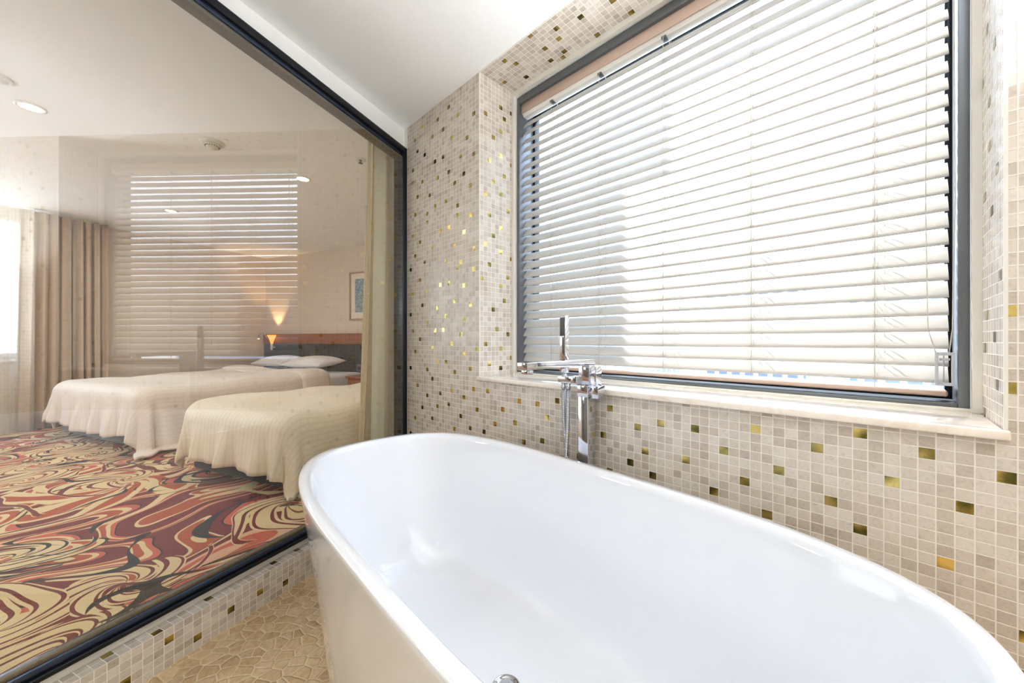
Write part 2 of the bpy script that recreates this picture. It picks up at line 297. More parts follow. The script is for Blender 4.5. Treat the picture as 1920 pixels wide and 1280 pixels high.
# ------------------------------------------------------------------ geometry helpers
def rootobj(name, fr, base, label=None, cat=None, group=None, kind=None, data=None):
    o = bpy.data.objects.new(name, data); C.objects.link(o)
    o.location = wpos(fr, *base); o.rotation_euler = (0, 0, ROT[fr])
    if label: o['label'] = label
    if cat: o['category'] = cat
    if group: o['group'] = group
    if kind: o['kind'] = kind
    BASE[o.name] = Vector(base); FR[o.name] = fr
    return o
BASE, FR = {}, {}
class MB:
    """collects shapes given in frame coordinates"""
    def __init__(s): s.bm = bmesh.new(); s.uvl = s.bm.loops.layers.uv.new('UVMap'); s.mi = 0
    def face(s, pts, uvs=None, smooth=False):
        vs = [s.bm.verts.new(p) for p in pts]; f = s.bm.faces.new(vs); f.material_index = s.mi; f.smooth = smooth
        if uvs:
            for l, uv in zip(f.loops, uvs): l[s.uvl].uv = uv
        return f
    def box(s, x0, x1, y0, y1, z0, z1, bevel=0.0, seg=2, rot=None, piv=None):
        b = bmesh.new(); bmesh.ops.create_cube(b, size=1.0)
        for v in b.verts: v.co = Vector(((x0+x1)/2 + v.co.x*(x1-x0), (y0+y1)/2 + v.co.y*(y1-y0), (z0+z1)/2 + v.co.z*(z1-z0)))
        if bevel: bmesh.ops.bevel(b, geom=b.edges[:], offset=bevel, segments=seg, affect='EDGES', profile=0.5)
        if rot is not None:
            pv = Vector(piv) if piv else Vector(((x0+x1)/2, (y0+y1)/2, (z0+z1)/2))
            for v in b.verts: v.co = rot @ (v.co - pv) + pv
        s.merge(b, bool(bevel)); return s
    def merge(s, b, smooth=False):
        mp = {v: s.bm.verts.new(v.co) for v in b.verts}
        for f in b.faces:
            try: nf = s.bm.faces.new([mp[v] for v in f.verts]); nf.material_index = s.mi; nf.smooth = smooth
            except ValueError: pass
        b.free()
    def grid(s, rows, closed_u=False, closed_v=False, uvf=None, smooth=True):
        vv = [[s.bm.verts.new(p) for p in r] for r in rows]; n, k = len(rows), len(rows[0])
        for i in range(n if closed_v else n-1):
            for j in range(k if closed_u else k-1):
                a, b, c, d = (i, j), (i, (j+1) % k), ((i+1) % n, (j+1) % k), ((i+1) % n, j)
                try: f = s.bm.faces.new([vv[p[0]][p[1]] for p in (a, b, c, d)])
                except ValueError: continue
                f.smooth = smooth; f.material_index = s.mi
                if uvf:
                    jj = (j, j+1, j+1, j); ii = (i, i, i+1, i+1)
                    for l, (q, w) in zip(f.loops, zip(ii, jj)): l[s.uvl].uv = uvf(q, w)
        return vv
    def lathe(s, prof, cx, cy_, seg=32, cap=True, mat=None):
        rows = []
        for r, z in prof:
            rows.append([Vector((cx + max(r, 1e-5)*math.cos(2*PI*j/seg), cy_ + max(r, 1e-5)*math.sin(2*PI*j/seg), z)) for j in range(seg)])
        if mat is not None: rows = [[mat @ p for p in r] for r in rows]
        vv = s.grid(rows, closed_u=True)
        if cap:
            for r in (vv[0], vv[-1]):
                try: f = s.bm.faces.new(r); f.material_index = s.mi
                except ValueError: pass
        return s
    def tube(s, pts, r, seg=10, cap=True):
        pts = [Vector(p) for p in pts]; rows = []; up = Vector((0.3, 0.5, 0.81)).normalized(); L = 0; Ls = []
        for i, p in enumerate(pts):
            t = (pts[min(i+1, len(pts)-1)] - pts[max(i-1, 0)]).normalized()
            a = t.cross(up)
            if a.length < 0.05: a = t.cross(Vector((1, 0, 0)))
            a.normalize(); b = t.cross(a); up = b.cross(t) * 1.0 if False else up
            rr = r[i] if isinstance(r, (list, tuple)) else r
            rows.append([p + (a*math.cos(2*PI*j/seg) + b*math.sin(2*PI*j/seg))*rr for j in range(seg)])
            if i: L += (p - pts[i-1]).length
            Ls.append(L)
        vv = s.grid(rows, closed_u=True, uvf=lambda i, j: (j/seg, Ls[min(i, len(Ls)-1)]))
        if cap:
            for q in (vv[0], vv[-1]):
                try: s.bm.faces.new(q).material_index = s.mi
                except ValueError: pass
        return s
    def build(s, name, mats, parent=None, fr='W', base=None, label=None, cat=None, group=None, kind=None, solid=0.0, subsurf=0):
        if parent is not None: b = BASE[parent.name]
        else: b = Vector(base if base is not None else (0, 0, 0))
        bmesh.ops.translate(s.bm, verts=s.bm.verts[:], vec=-b)
        bmesh.ops.recalc_face_normals(s.bm, faces=s.bm.faces[:])
        me = bpy.data.meshes.new(name); s.bm.to_mesh(me); s.bm.free()
        for m in (mats if isinstance(mats, (list, tuple)) else [mats]): me.materials.append(M[m])
        if parent is not None:
            o = bpy.data.objects.new(name, me); C.objects.link(o); o.parent = parent
            BASE[o.name] = b
            if label: o['label'] = label
            if kind: o['kind'] = kind
        else: o = rootobj(name, fr, tuple(b), label, cat, group, kind, me)
        if solid: md = o.modifiers.new('thickness', 'SOLIDIFY'); md.thickness = solid; md.offset = 0
        if subsurf: md = o.modifiers.new('smooth', 'SUBSURF'); md.levels = subsurf; md.render_levels = subsurf
        return o
def copy_tree(o, parent=None):
    c = o.copy(); C.objects.link(c)
    if parent is not None: c.parent = parent
    BASE[c.name] = BASE.get(o.name, Vector())
    for ch in list(o.children): copy_tree(ch, c)
    return c

# ------------------------------------------------------------------ window wall, in frame W (u along, v outwards)
VW, UL, UR, TL = 1.198, -1.406, 0.172, -2.092
CEIL, SILL, VB = 2.37, 0.876, 1.422
PU, PZ = 0.0262, 0.0250
WALL_GOLD = [(1,35),(1,46),(1,59),(1,75),(2,11),(2,14),(2,27),(2,41),(2,50),(3,4),(3,22),(3,32),(3,55),(3,71),(4,7),(4,18),(4,63),(5,29),(5,38),(5,52),(6,2),(6,15),(6,44),(6,68),(7,9),(7,34),(8,23),(8,25),(8,41),(8,48),(8,59),(8,65),(9,19),(10,6),(10,31),(10,54),(10,61),(10,70),(11,12),(11,22),(11,50),(12,3),(12,16),(12,45),(12,57),(12,67),(13,28),(13,40),(13,64),(14,6),(14,12),(14,50),(15,22),(15,35),(15,47),(15,57),(16,2),(16,16),(16,28),(16,40),(16,66),(17,9),(17,53),(17,63),(18,19),(18,32),(18,44),(18,59),(18,71),(19,5),(19,24),(19,26),(19,37),(20,14),(20,36),(20,51),(20,68),(21,18),(21,30),(21,41),(21,48),(21,55),(21,64),(22,11),(23,21),(23,27),(23,45),(23,58),(23,70),(24,7),(24,15),(24,34),(24,38),(24,62),(25,54),(25,66),(27,70),(28,62),(30,68),(32,65),(35,67),(36,63),(37,70),(40,63),(41,69),(42,65),(44,62),(45,71),(46,67),(48,70),(52,66),(53,62),(53,71),(56,69),(57,64),(58,67),(59,70),(60,63),(63,67),(64,63),(66,70),(67,65),(69,68),(70,62),(71,71),(72,66),(75,63),(76,68),(78,61),(78,70),(80,65),(82,62),(83,71),(84,66),(86,50),(86,56),(86,63),(87,75)]
LEFT_GOLD = [(0,40),(1,7),(1,23),(1,33),(1,53),(2,16),(2,27),(2,37),(2,57),(3,11),(3,20),(3,31),(3,46),(4,50),(5,4),(5,9),(5,14),(5,22),(5,29),(5,34),(5,41),(5,54),(5,58),(6,6),(6,18),(6,44),(7,25),(7,39),(7,51),(8,4),(8,15),(8,35),(8,56)]
RIGHT_GOLD = [(1,47),(2,38),(2,56),(3,27),(3,52),(4,41),(5,31),(5,35),(6,24),(6,50),(7,39),(7,53),(7,59),(8,28),(9,32),(2,8),(4,14),(6,4),(5,20),(1,18)]
SOFFIT_GOLD = [(27,5),(31,1),(31,7),(32,3),(34,9),(37,7),(38,0),(38,4),(39,8),(40,7),(41,4),(42,2),(46,3),(46,8),(51,4),(52,8),(56,2),(59,6),(63,3),(66,7),(70,1),(74,5),(78,3),(82,6)]
def scatter(i0, i1, j0, j1):      # one bright tile in each block of five by four
    r = random.Random(5); return [(i+r.randrange(5), j+r.randrange(4)) for i in range(i0, i1, 5) for j in range(j0, j1, 4)]
def tiled(mb, P, a0, a1, b0, b1, oa, ob, sa, sb, n, golds=()):
    """quad of mosaic; P maps (a, b) to a point, oa/ob the grid origin, sa/sb the sign of the grid direction, n the outward normal"""
    q = [(a0, b0), (a1, b0), (a1, b1), (a0, b1)]
    mb.mi = 0; mb.face([P(*p) for p in q], [((p[0]-oa)*sa/PU, (p[1]-ob)*sb/PZ) for p in q])
    mb.mi = 1; n = Vector(n)*0.0006
    for i, j in golds:
        ga, gb = sorted((oa + sa*(i+0.05)*PU, oa + sa*(i+0.95)*PU)); ha, hb = sorted((ob + sb*(j+0.05)*PZ, ob + sb*(j+0.95)*PZ))
        ga, gb, ha, hb = max(ga, min(a0, a1)), min(gb, max(a0, a1)), max(ha, min(b0, b1)), min(hb, max(b0, b1))
        if gb-ga < 0.004 or hb-ha < 0.004: continue
        mb.face([Vector(P(a, b)) + n for a, b in ((ga, ha), (gb, ha), (gb, hb), (ga, hb))])
    mb.mi = 0
UEND, VEND = 1.5, 1.60
w = MB(); Pw = lambda a, b: (a, VW, b); nW = (0, -1, 0)
lower = [g for g in WALL_GOLD if TL + g[0]*PU < UL or CEIL - g[1]*PZ < SILL]
tiled(w, Pw, TL, UL, SILL-0.02, CEIL, TL, CEIL, 1, -1, nW, [g for g in WALL_GOLD if g[0] < 27 and g[1] < 62])
tiled(w, Pw, TL, UEND, 0.0, SILL-0.02, TL, CEIL, 1, -1, nW, [g for g in WALL_GOLD if g[1] >= 60] + scatter(0, 130, 76, 94))
tiled(w, Pw, UR, UEND, SILL-0.02, CEIL, TL, CEIL, 1, -1, nW, [g for g in WALL_GOLD if g[0] > 85 and g[1] < 61] + scatter(90, 136, 0, 58))
tiled(w, lambda a, b: (UL, a, b), VW, VB, SILL-0.02, CEIL, VW, CEIL, 1, -1, (1, 0, 0), LEFT_GOLD)
tiled(w, lambda a, b: (UR, a, b), VW, VB, SILL-0.02, CEIL, VW, CEIL, 1, -1, (-1, 0, 0), RIGHT_GOLD)
tiled(w, lambda a, b: (a, b, CEIL), UL, UR, VW, VB, TL, VW, 1, 1, (0, 0, -1), SOFFIT_GOLD)
w.mi = 2
w.box(-2.20, TL, VW, VEND, 0, CEIL); w.box(TL, UL-0.0005, VW+0.001, VEND, 0, CEIL); w.box(UR+0.0005, UEND, VW+0.001, VEND, 0, CEIL)
w.box(UL, UR, VW+0.001, VEND, 0, SILL-0.021); w.box(UL-0.2, UR+0.2, VW+0.001, VEND, CEIL+0.001, CEIL+0.2)
w.mi = 3; w.box(TL-0.033, TL, VW-0.002, VW+0.02, 0, CEIL)
w.box(UL-0.004, UL+0.0015, VW-0.0015, VW+0.003, SILL, CEIL); w.box(UR-0.0015, UR+0.004, VW-0.0015, VW+0.003, SILL, CEIL)
w.box(UL, UR, VW-0.001, VW+0.004, CEIL-0.003, CEIL)
w.build('wall_right', ['mosaic', 'gold', 'white_wall', 'grout'], fr='W', kind='structure', label='window wall clad in beige stone mosaic with gold tiles')
t = MB()
t.box(UL, UL+0.016, VB, 1.446, SILL, CEIL); t.box(UR-0.016, UR, VB, 1.446, SILL, CEIL); t.box(UL+0.016, UR-0.016, VB, 1.446, CEIL-0.024, CEIL); t.box(UL+0.016, UR-0.016, VB+0.012, 1.446, SILL, SILL+0.006)
t.build('trim_1', 'grout', fr='W', kind='structure', label='white trim strip around the dark window frame')
win = rootobj('window_1', 'W', ((UL+UR)/2, 1.5, SILL), 'large dark framed window behind the venetian blind', None, None, 'structure')
f = MB(); a0, a1, z0, z1 = UL+0.016, UR-0.016, SILL, CEIL-0.026
for x0, x1, y0, y1, za, zb in [(a0, a0+0.02, 1.446, 1.60, z0, z1), (a1-0.02, a1, 1.446, 1.60, z0, z1), (a0+0.02, a1-0.02, 1.446, 1.60, z1-0.035, z1), (a0+0.02, a1-0.02, 1.446, 1.60, z0, z0+0.016)]: f.box(x0, x1, y0, y1, za, zb, 0.0015)
f.build('window_frame', 'frame_grey', win)
f = MB()
b0, b1, c0, c1 = a0+0.02, a1-0.02, z0+0.016, z1-0.035
for x0, x1, za, zb in [(b0, b0+0.012, c0, c1), (b1-0.013, b1, c0, c1), (b0+0.012, b1-0.013, c1-0.03, c1), (b0+0.012, b1-0.013, c0, c0+0.022)]: f.box(x0, x1, 1.556, 1.596, za, zb, 0.001)
f.build('window_sash', 'frame_dark', win)
f = MB(); f.box(b0+0.01, b1-0.008, 1.572, 1.580, c0+0.01, c1-0.02); f.build('window_pane', 'window_glass', win)
f = MB(); f.box(UL+0.001, UR-0.001, VW-0.01, 1.446, SILL-0.0205, SILL, 0.004, 3); f.box(UL-0.004, UR+0.006, VW-0.016, VW+0.0005, SILL-0.0205, SILL, 0.004, 3)
f.build('window_sill', 'marble', win)

# ------------------------------------------------------------------ venetian blind
VS, WS, TH, PITCH = 1.492, 0.0265, 0.0028, 0.0447
bl = rootobj('venetian_blind', 'W', (-0.64, VS, SILL+0.02), 'wide off-white venetian blind with half tilted slats in the tiled window recess', 'blind')
f = MB(); f.box(-1.378, 0.128, 1.462, 1.466, 2.262, 2.312, 0.001); f.build('headrail_valance', 'headrail', bl, label='tan front face of the headrail')
f = MB(); prof = [(1.467, 2.308), (1.467, 2.264), (1.478, 2.250), (1.505, 2.246), (1.518, 2.254), (1.520, 2.308)]
f.grid([[(u, v, z) for v, z in prof] for u in (-1.378, 0.128)], closed_u=True, smooth=False)
for u in (-1.378, 0.128): f.face([(u, v, z) for v, z in prof])
f.build('headrail', 'white_plastic', bl)
SB = []
f = MB(); n = 29
for k in range(n):
    zc = 2.212 - k*PITCH; th = math.radians(53 + 4*(k/(n-1))**1.2); ct, st = math.cos(th), math.sin(th); SB.append((zc, th))
    jit = 0.0009*math.sin(k*2.3)
    top, bot = [], []
    for i in range(7):
        s = -1 + 2*i/6; c = 0.0026*(1 - s*s)
        x, y = s*WS*ct - (c+TH/2)*st*1, s*WS*st + (c+TH/2)*ct; top.append((VS + x, zc + y + jit))
        x, y = s*WS*ct - (c-TH/2)*st*1, s*WS*st + (c-TH/2)*ct; bot.append((VS + x, zc + y + jit))
    ring = top + bot[::-1]
    us = [-1.375, -1.0, -0.6, -0.2, 0.124]
    f.grid([[(u, v, z + 0.0012*math.sin(u*5 + k)) for v, z in ring] for u in us], closed_u=True)
    for u in (us[0], us[-1]): f.face([(u, v, z + 0.0012*math.sin(u*5 + k)) for v, z in ring])
f.build('slats', 'slat', bl)
f = MB(); f.box(-1.375, 0.122, VS-0.026, VS+0.026, 0.905, 0.921, 0.005, 3); f.build('bottom_rail', 'headrail', bl)
for uc in (-1.176, -0.902, -0.613, -0.313, -0.013):
    f = MB()
    for du, vv in ((0, VS-0.0225), (0.006, VS+0.024)):
        f.tube([(uc+du, vv, 2.25), (uc+du, vv, 1.6), (uc+du, vv, 0.915)], 0.0011, 5)
    for zc, th in SB:
        ct, st = math.cos(th), math.sin(th)
        for du in (-0.003, 0.004):
            f.tube([(uc+du, VS - 0.023, zc - 0.0135), (uc+du, VS - WS*ct*0.95 - 0.004, zc - WS*st*0.95 + 0.003), (uc+du*1.5, VS - 0.006, zc + 0.006), (uc+du, VS + WS*ct, zc + WS*st)], 0.0006, 4)
    f.tube([(uc+0.02, VS+0.003, 2.25), (uc+0.02, VS+0.003, 0.915)], 0.0008, 5)
    f.build('ladder_cord', 'cord', bl)
    f = MB(); f.box(uc-0.008, uc+0.01, 1.470, 1.500, 2.243, 2.252, 0.001); f.build('cord_guide', 'frame_grey', bl)
for uu, vv, bend in ((0.086, 1.448, -0.004), (0.128, 1.452, 0.004)):
    f = MB(); f.tube([(uu - 0.002, vv+0.02, 2.25), (uu+bend*0.5, vv, 1.9), (uu + bend, vv, 1.4), (uu, vv, 1.08), (0.5*uu + 0.5*0.116, vv, 1.012)], 0.0013, 6); f.build('pull_cord', 'cord', bl)
f = MB()
for x0, x1, za, zb in [(0.098, 0.104, 0.935, 1.02), (0.126, 0.132, 0.935, 1.02), (0.104, 0.126, 1.012, 1.02), (0.104, 0.126, 0.935, 0.943), (0.112, 0.114, 0.943, 1.012)]: f.box(x0, x1, 1.444, 1.456, za, zb, 0.001)
f.lathe([(0.009, 0.999), (0.009, 1.005)], 0.115, 1.450, 16)
f.build('cord_tensioner', 'clear_plastic', bl, label='clear plastic tensioner on the pull cord')

# ------------------------------------------------------------------ ceilings, floors, other walls
Cb = None
gq = lambda g, q, z: wpos('G', g, q, z)
wv = lambda u, v, z: wpos('W', u, v, z)
def line_x(q):      # where the window wall plane meets the plane q, as (u)
    # solve for u with W(u, VW) on q
    a = wpos('W', 0, VW); d = wpos('W', 1, 0) - wpos('W', 0, 0); nn = wpos('G', 0, 1) - wpos('G', 0, 0)
    return (q - a.dot(nn))/d.dot(nn)
QF = 1.547
c0 = wv(line_x(QF), VW, 0); c1 = wv(UEND, VW, 0); c2 = wv(UEND, -1.6, 0)
# back wall v = -1.6 meets the partition plane
a = wpos('W', 0, -1.6); d = wpos('W', 1, 0); nn = wpos('G', 0, 1); uu = (QF - a.dot(nn))/d.dot(nn); c3 = wv(uu, -1.6, 0)
poly = [c0, c1, c2, c3]
def slab(name, pts, z0, z1, mat, label, fr='N'):
    inv = Matrix.Rotation(-ROT[fr], 3, 'Z'); pts = [inv @ p for p in pts]
    mb = MB(); mb.face([(p.x, p.y, z0) for p in pts]); mb.face([(p.x, p.y, z1) for p in pts])
    for i in range(len(pts)):
        p, q = pts[i], pts[(i+1) % len(pts)]; mb.face([(p.x, p.y, z0), (q.x, q.y, z0), (q.x, q.y, z1), (p.x, p.y, z1)])
    return mb.build(name, mat, fr=fr, kind='structure', label=label)
slab('floor', poly, -0.1, 0.0, 'pebble', 'bathroom floor of tan broken stone pieces')
QB, GB, GF, BF = 6.05, 3.97, -2.4, 0.15
bed_poly = [gq(GF, QF, 0), gq(GB, QF, 0), gq(GB, QB, 0), gq(GF, QB, 0)]
slab('floor_bedroom', bed_poly, BF-0.2, BF, 'carpet', 'bedroom floor under swirling red, orange and cream carpet', 'G')
slab('ceiling', poly, CEIL, CEIL+0.15, 'ceiling', 'white bathroom ceiling')
slab('ceiling_bedroom', [gq(GF, QF, 0), gq(GB+0.2, QF, 0), gq(GB+0.2, QB+0.25, 0), gq(GF, QB+0.25, 0)], CEIL, CEIL+0.15, 'ceiling', 'pale bedroom ceiling')
f = MB(); f.box(GB, GB+0.15, QF-0.1, QB+0.2, 0, CEIL+0.1); f.build('wall_back', 'wallpaper', fr='G', kind='structure', label='beige papered wall behind the beds')
f = MB(); LG0, LG1, LZ0, LZ1 = -1.5, 1.56, 0.864, 2.30
f.box(LG1, GB+0.15, QB, QB+0.2, 0, CEIL+0.1); f.box(GF, LG0, QB, QB+0.2, 0, CEIL+0.1); f.box(LG0, LG1, QB, QB+0.2, 0, LZ0); f.box(LG0, LG1, QB, QB+0.2, LZ1, CEIL+0.1)
f.build('wall_left', 'wallpaper', fr='G', kind='structure', label='bedroom window wall at the far left')
f = MB(); f.box(GF-0.15, GF, QF-0.1, QB+0.2, 0, CEIL+0.1); f.build('wall_front', 'dark_wood', fr='G', kind='structure', label='bedroom wall behind the viewpoint')
f = MB(); f.box(1.90, GB, QF, QF+0.15, 0, CEIL); f.build('wall_corner', 'wallpaper', fr='G', kind='structure', label='bedroom side wall beyond the glass')
f = MB(); f.box(UEND, UEND+0.12, -1.7, VEND, 0, CEIL+0.1); f.build('wall_rear', 'white_wall', fr='W', kind='structure', label='bathroom end wall behind the viewpoint')
f = MB(); f.box(uu-0.1, UEND+0.12, -1.75, -1.6, 0, CEIL+0.1); f.build('wall_side', 'white_wall', fr='W', kind='structure', label='bathroom side wall behind the viewpoint')
# bedroom window
wl = rootobj('window_2', 'G', ((LG0+LG1)/2, QB+0.1, LZ0), 'bright bedroom window behind sheer curtains', None, None, 'structure')
f = MB()
for x0, x1, za, zb in [(LG0, LG0+0.06, LZ0, LZ1), (LG1-0.06, LG1, LZ0, LZ1), (LG0+.06, LG1-.06, LZ0, LZ0+0.06), (LG0+.06, LG1-.06, LZ1-0.06, LZ1), (-0.08, -0.02, LZ0+.06, LZ1-.06)]: f.box(x0, x1, QB+0.05, QB+0.12, za, zb, 0.003)
f.build('window_frame', 'white_plastic', wl)
f = MB(); f.box(LG0+0.05, LG1-0.05, QB+0.08, QB+0.088, LZ0+0.05, LZ1-0.05); f.build('window_pane', 'window_glass', wl)
f = MB(); f.box(LG0, LG1, QB-0.05, QB+0.05, LZ0-0.03, LZ0, 0.004); f.build('window_sill', 'white_plastic', wl)

# ------------------------------------------------------------------ tiled kerb and glass partition, in frame G
def rise(mb, zmax=9.0):      # the head of the partition climbs slightly towards the viewpoint
    for v in mb.bm.verts:
        if 2.1 < v.co.z < zmax: v.co.z += (GL1 - v.co.x)*0.044
QK, KT, GL0, GL1 = 1.492, 0.125, -0.9, 1.885
k = MB()
tiled(k, lambda a, b: (a, QK, b), GL0-1.0, GL1+0.1, 0.0, KT, 0, 0, 1, 1, (0, -1, 0), [(25,3),(28,1),(32,2),(36,2),(40,1),(21,1),(17,3),(13,2),(45,3),(9,1),(49,1),(53,3)])
tiled(k, lambda a, b: (a, b, KT), GL0-1.0, GL1+0.1, QK, QK+0.050, 0, QK, 1, 1, (0, 0, 1), [(20,1),(24,0),(30,1),(39,1),(43,1),(16,0),(11,1),(48,0)])
k.mi = 2; k.box(GL0-1.0, GL1+0.1, QK+0.0005, 1.60, 0, KT-0.0005); k.box(GL0-1.0, GL1+0.05, QK+0.047, 1.60, KT-0.001, 0.158, 0.004)
k.build('trim_2', ['mosaic', 'gold', 'grout'], fr='G', kind='structure', label='low mosaic tiled kerb below the glass partition')
f = MB(); f.box(GL0-1.0, 1.95, QF, 1.60, 2.235, CEIL); rise(f, 2.3); f.build('wall_partition', 'ceiling', fr='G', kind='structure', label='white bulkhead above the glass partition')
f = MB(); f.box(-2.4, GL0, QF, 1.60, 0, CEIL); f.build('wall_end', 'dark_wood', fr='G', kind='structure', label='dark wood partition panel behind the viewpoint')
gp = rootobj('window_3', 'G', (0.5, 1.56, 0.158), 'large clear glass partition between bathroom and bedroom in a black frame', None, None, 'structure')
f = MB(); f.box(1.845, GL1-0.01, QF-0.028, 1.60, 0.160, 2.235, 0.003); f.box(1.858, 1.868, QF-0.032, QF, 0.16, 2.235, 0.002)
f.build('side_frame', 'frame_dark', gp)
f = MB()
f.box(GL0, GL1, QF-0.028, 1.60, 2.205, 2.238, 0.003); rise(f); f.build('top_frame', 'frame_dark', gp)
f = MB(); f.box(GL0, 1.845, QF-0.016, 1.575, 2.185, 2.2055, 0.002); rise(f); f.build('top_rail', 'rail', gp)
f = MB(); f.box(GL0, 1.845, QF-0.010, 1.59, 2.168, 2.186, 0.002); rise(f); f.build('top_seal', 'seal', gp)
f = MB(); f.box(GL0, 1.845, QF-0.030, 1.60, 0.158, 0.172, 0.002); f.build('bottom_frame', 'frame_dark', gp)
f = MB(); f.box(GL0, 1.845, QF-0.018, 1.585, 0.172, 0.196, 0.006, 3); f.build('bottom_rail', 'rail', gp)
f = MB(); f.box(GL0, 1.845, QF-0.014, QF+0.006, 0.195, 0.207, 0.002); f.build('bottom_seal', 'seal', gp)
QG = 1.525
f = MB(); f.box(GL0, 1.845, QG, QG+0.006, 0.205, 2.172); rise(f, 9); f.build('glass_pane', 'partition_glass', gp)

# ------------------------------------------------------------------ freestanding bath
TU, TV, TR = -0.688, 0.672, -0.051
def sup(a, b, n1, n2, z, seg=128):
    r = []
    for j in range(seg):
        t_ = 2*PI*j/seg; c_, s_ = math.cos(t_), math.sin(t_); n_ = n1 if c_ < 0 else n2
        k_ = (abs(c_)**n_ + abs(s_)**n_)**(-1/n_)
        # parametrise by the angle of the stretched ellipse
        x, y = a*c_*k_, b*s_*k_
        r.append((TU + x*math.cos(TR) - y*math.sin(TR), TV + x*math.sin(TR) + y*math.cos(TR), z))
    return r
RZ, TA, TB = 0.640, 0.815, 0.393
tub = rootobj('bathtub', 'W', (TU, TV, 0), 'white oval freestanding bathtub in front of the tiled window wall', 'bathtub')
rings = []
for z, a_, b_ in [(0.0, 0.655, 0.315), (0.012, 0.665, 0.322), (0.15, 0.69, 0.335), (0.30, 0.722, 0.350), (0.45, 0.762, 0.368), (0.56, 0.792, 0.382), (0.605, 0.806, 0.389), (0.625, 0.813, 0.392), (0.636, TA, TB), (RZ, TA-0.003, TB-0.003)]:
    rings.append(sup(a_, b_, 3.0, 3.6, z))
for z, a_, b_ in [(RZ, TA-0.026, TB-0.026), (0.636, TA-0.031, TB-0.031), (0.622, TA-0.036, TB-0.036), (0.56, TA-0.052, TB-0.047), (0.45, TA-0.095, TB-0.068), (0.33, TA-0.145, TB-0.092), (0.24, TA-0.188, TB-0.112), (0.195, TA-0.222, TB-0.128), (0.172, TA-0.262, TB-0.150), (0.162, TA-0.32, TB-0.19), (0.157, 0.30, 0.12), (0.155, 0.05, 0.03)]:
    rings.append(sup(a_, b_, 3.0, 3.6, z))
f = MB(); vv = f.grid(rings, closed_u=True); fc = f.bm.faces.new(vv[-1]); fc.smooth = True; f.bm.faces.new(vv[0])
f.build('tub_shell', 'acrylic', tub)
f = MB(); f.lathe([(0.0, 0.158), (0.022, 0.158), (0.030, 0.1585), (0.034, 0.162), (0.037, 0.161), (0.038, 0.156)], TU+0.002, TV+0.002, 40, False); f.build('drain_ring', 'chrome', tub)
f = MB(); f.lathe([(0.0, 0.169), (0.014, 0.1685), (0.019, 0.166), (0.020, 0.159)], TU+0.002, TV+0.002, 32, False); f.build('drain_plug', 'chrome', tub)

# ------------------------------------------------------------------ floor standing bath filler
fc_ = rootobj('bath_faucet', 'W', (-0.753, 1.146, 0), 'square chrome floor-standing bath filler with hand shower behind the tub', 'faucet')
f = MB(); f.box(-0.81, -0.70, 1.10, 1.19, 0.0, 0.012, 0.003); f.build('base_plate', 'chrome', fc_)
f = MB(); f.box(-0.774, -0.733, 1.122, 1.170, 0.012, 0.850, 0.0015); f.build('column', 'chrome', fc_)
f = MB(); f.box(-0.776, -0.731, 1.118, 1.172, 0.850, 0.890, 0.0015); f.build('mixer_body', 'chrome', fc_)
f = MB(); f.box(-0.776, -0.731, 1.128, 1.166, 0.890, 0.962, 0.0015); f.build('riser', 'chrome', fc_)
f = MB(); f.box(-0.774, -0.732, 0.806, 1.166, 0.962, 0.984, 0.0015); f.build('spout', 'chrome', fc_)
f = MB(); f.box(-0.766, -0.740, 0.816, 0.842, 0.948, 0.962, 0.002); f.build('spout_outlet', 'chrome', fc_)
f = MB(); f.lathe([(0.019, -0.731), (0.019, -0.700)], 0, 0, 28, mat=Matrix.Translation((0, 1.145, 0.866)) @ Matrix.Rotation(PI/2, 4, 'Y')); 
f.box(-0.716, -0.692, 1.122, 1.168, 0.848, 0.892, 0.0015); kn = f.build('mixer_knob', 'chrome', fc_)
f = MB(); f.box(-0.709, -0.703, 1.126, 1.164, 0.892, 0.960, 0.0012); f.build('lever', 'chrome', kn)
f = MB(); f.box(-0.862, -0.776, 1.118, 1.144, 0.893, 0.917, 0.0015); f.box(-0.800, -0.774, 1.112, 1.150, 0.889, 0.921, 0.0015); f.build('shower_bracket', 'chrome', fc_)
f = MB(); f.box(-0.852, -0.826, 1.116, 1.140, 0.930, 1.142, 0.0025); f.lathe([(0.010, 0.917), (0.010, 0.922), (0.007, 0.924), (0.007, 0.931)], -0.839, 1.128, 20)
hs = f.build('hand_shower', 'chrome', fc_)
f = MB(); f.box(-0.850, -0.828, 1.1145, 1.1165, 1.066, 1.134, 0.0005); 
for i in range(5):
    for j in range(13): f.lathe([(0.0010, 0), (0.0008, 0.0010)], 0, 0, 6, mat=Matrix.Translation((-0.8475 + i*0.0042, 1.1146, 1.069 + j*0.005)) @ Matrix.Rotation(PI/2, 4, 'X'))
f.build('spray_face', 'black_rubber', hs)
f = MB(); f.lathe([(0.009, 0.872), (0.009, 0.893)], -0.818, 1.124, 20); f.lathe([(0.009, 0.872), (0.009, 0.893)], -0.844, 1.130, 20)
f.build('hose_nut', 'chrome', fc_)
pts = []
for i in range(49):
    t_ = i/48
    if t_ <= .5:
        s_ = t_*2; pts.append((-0.844 + 0.055*math.sin(s_*PI*0.75)*s_, 1.130 - 0.012*s_, 0.873 - 0.56*s_**0.9))
    else:
        s_ = (1-t_)*2; pts.append((-0.818 - 0.030*s_*math.sin(s_*PI*0.8) + 0.013*s_**3, 1.124 - 0.006*s_, 0.873 - 0.56*s_**0.9))
f = MB(); f.tube(pts, 0.0075, 12); f.build('shower_hose', 'hose', fc_)

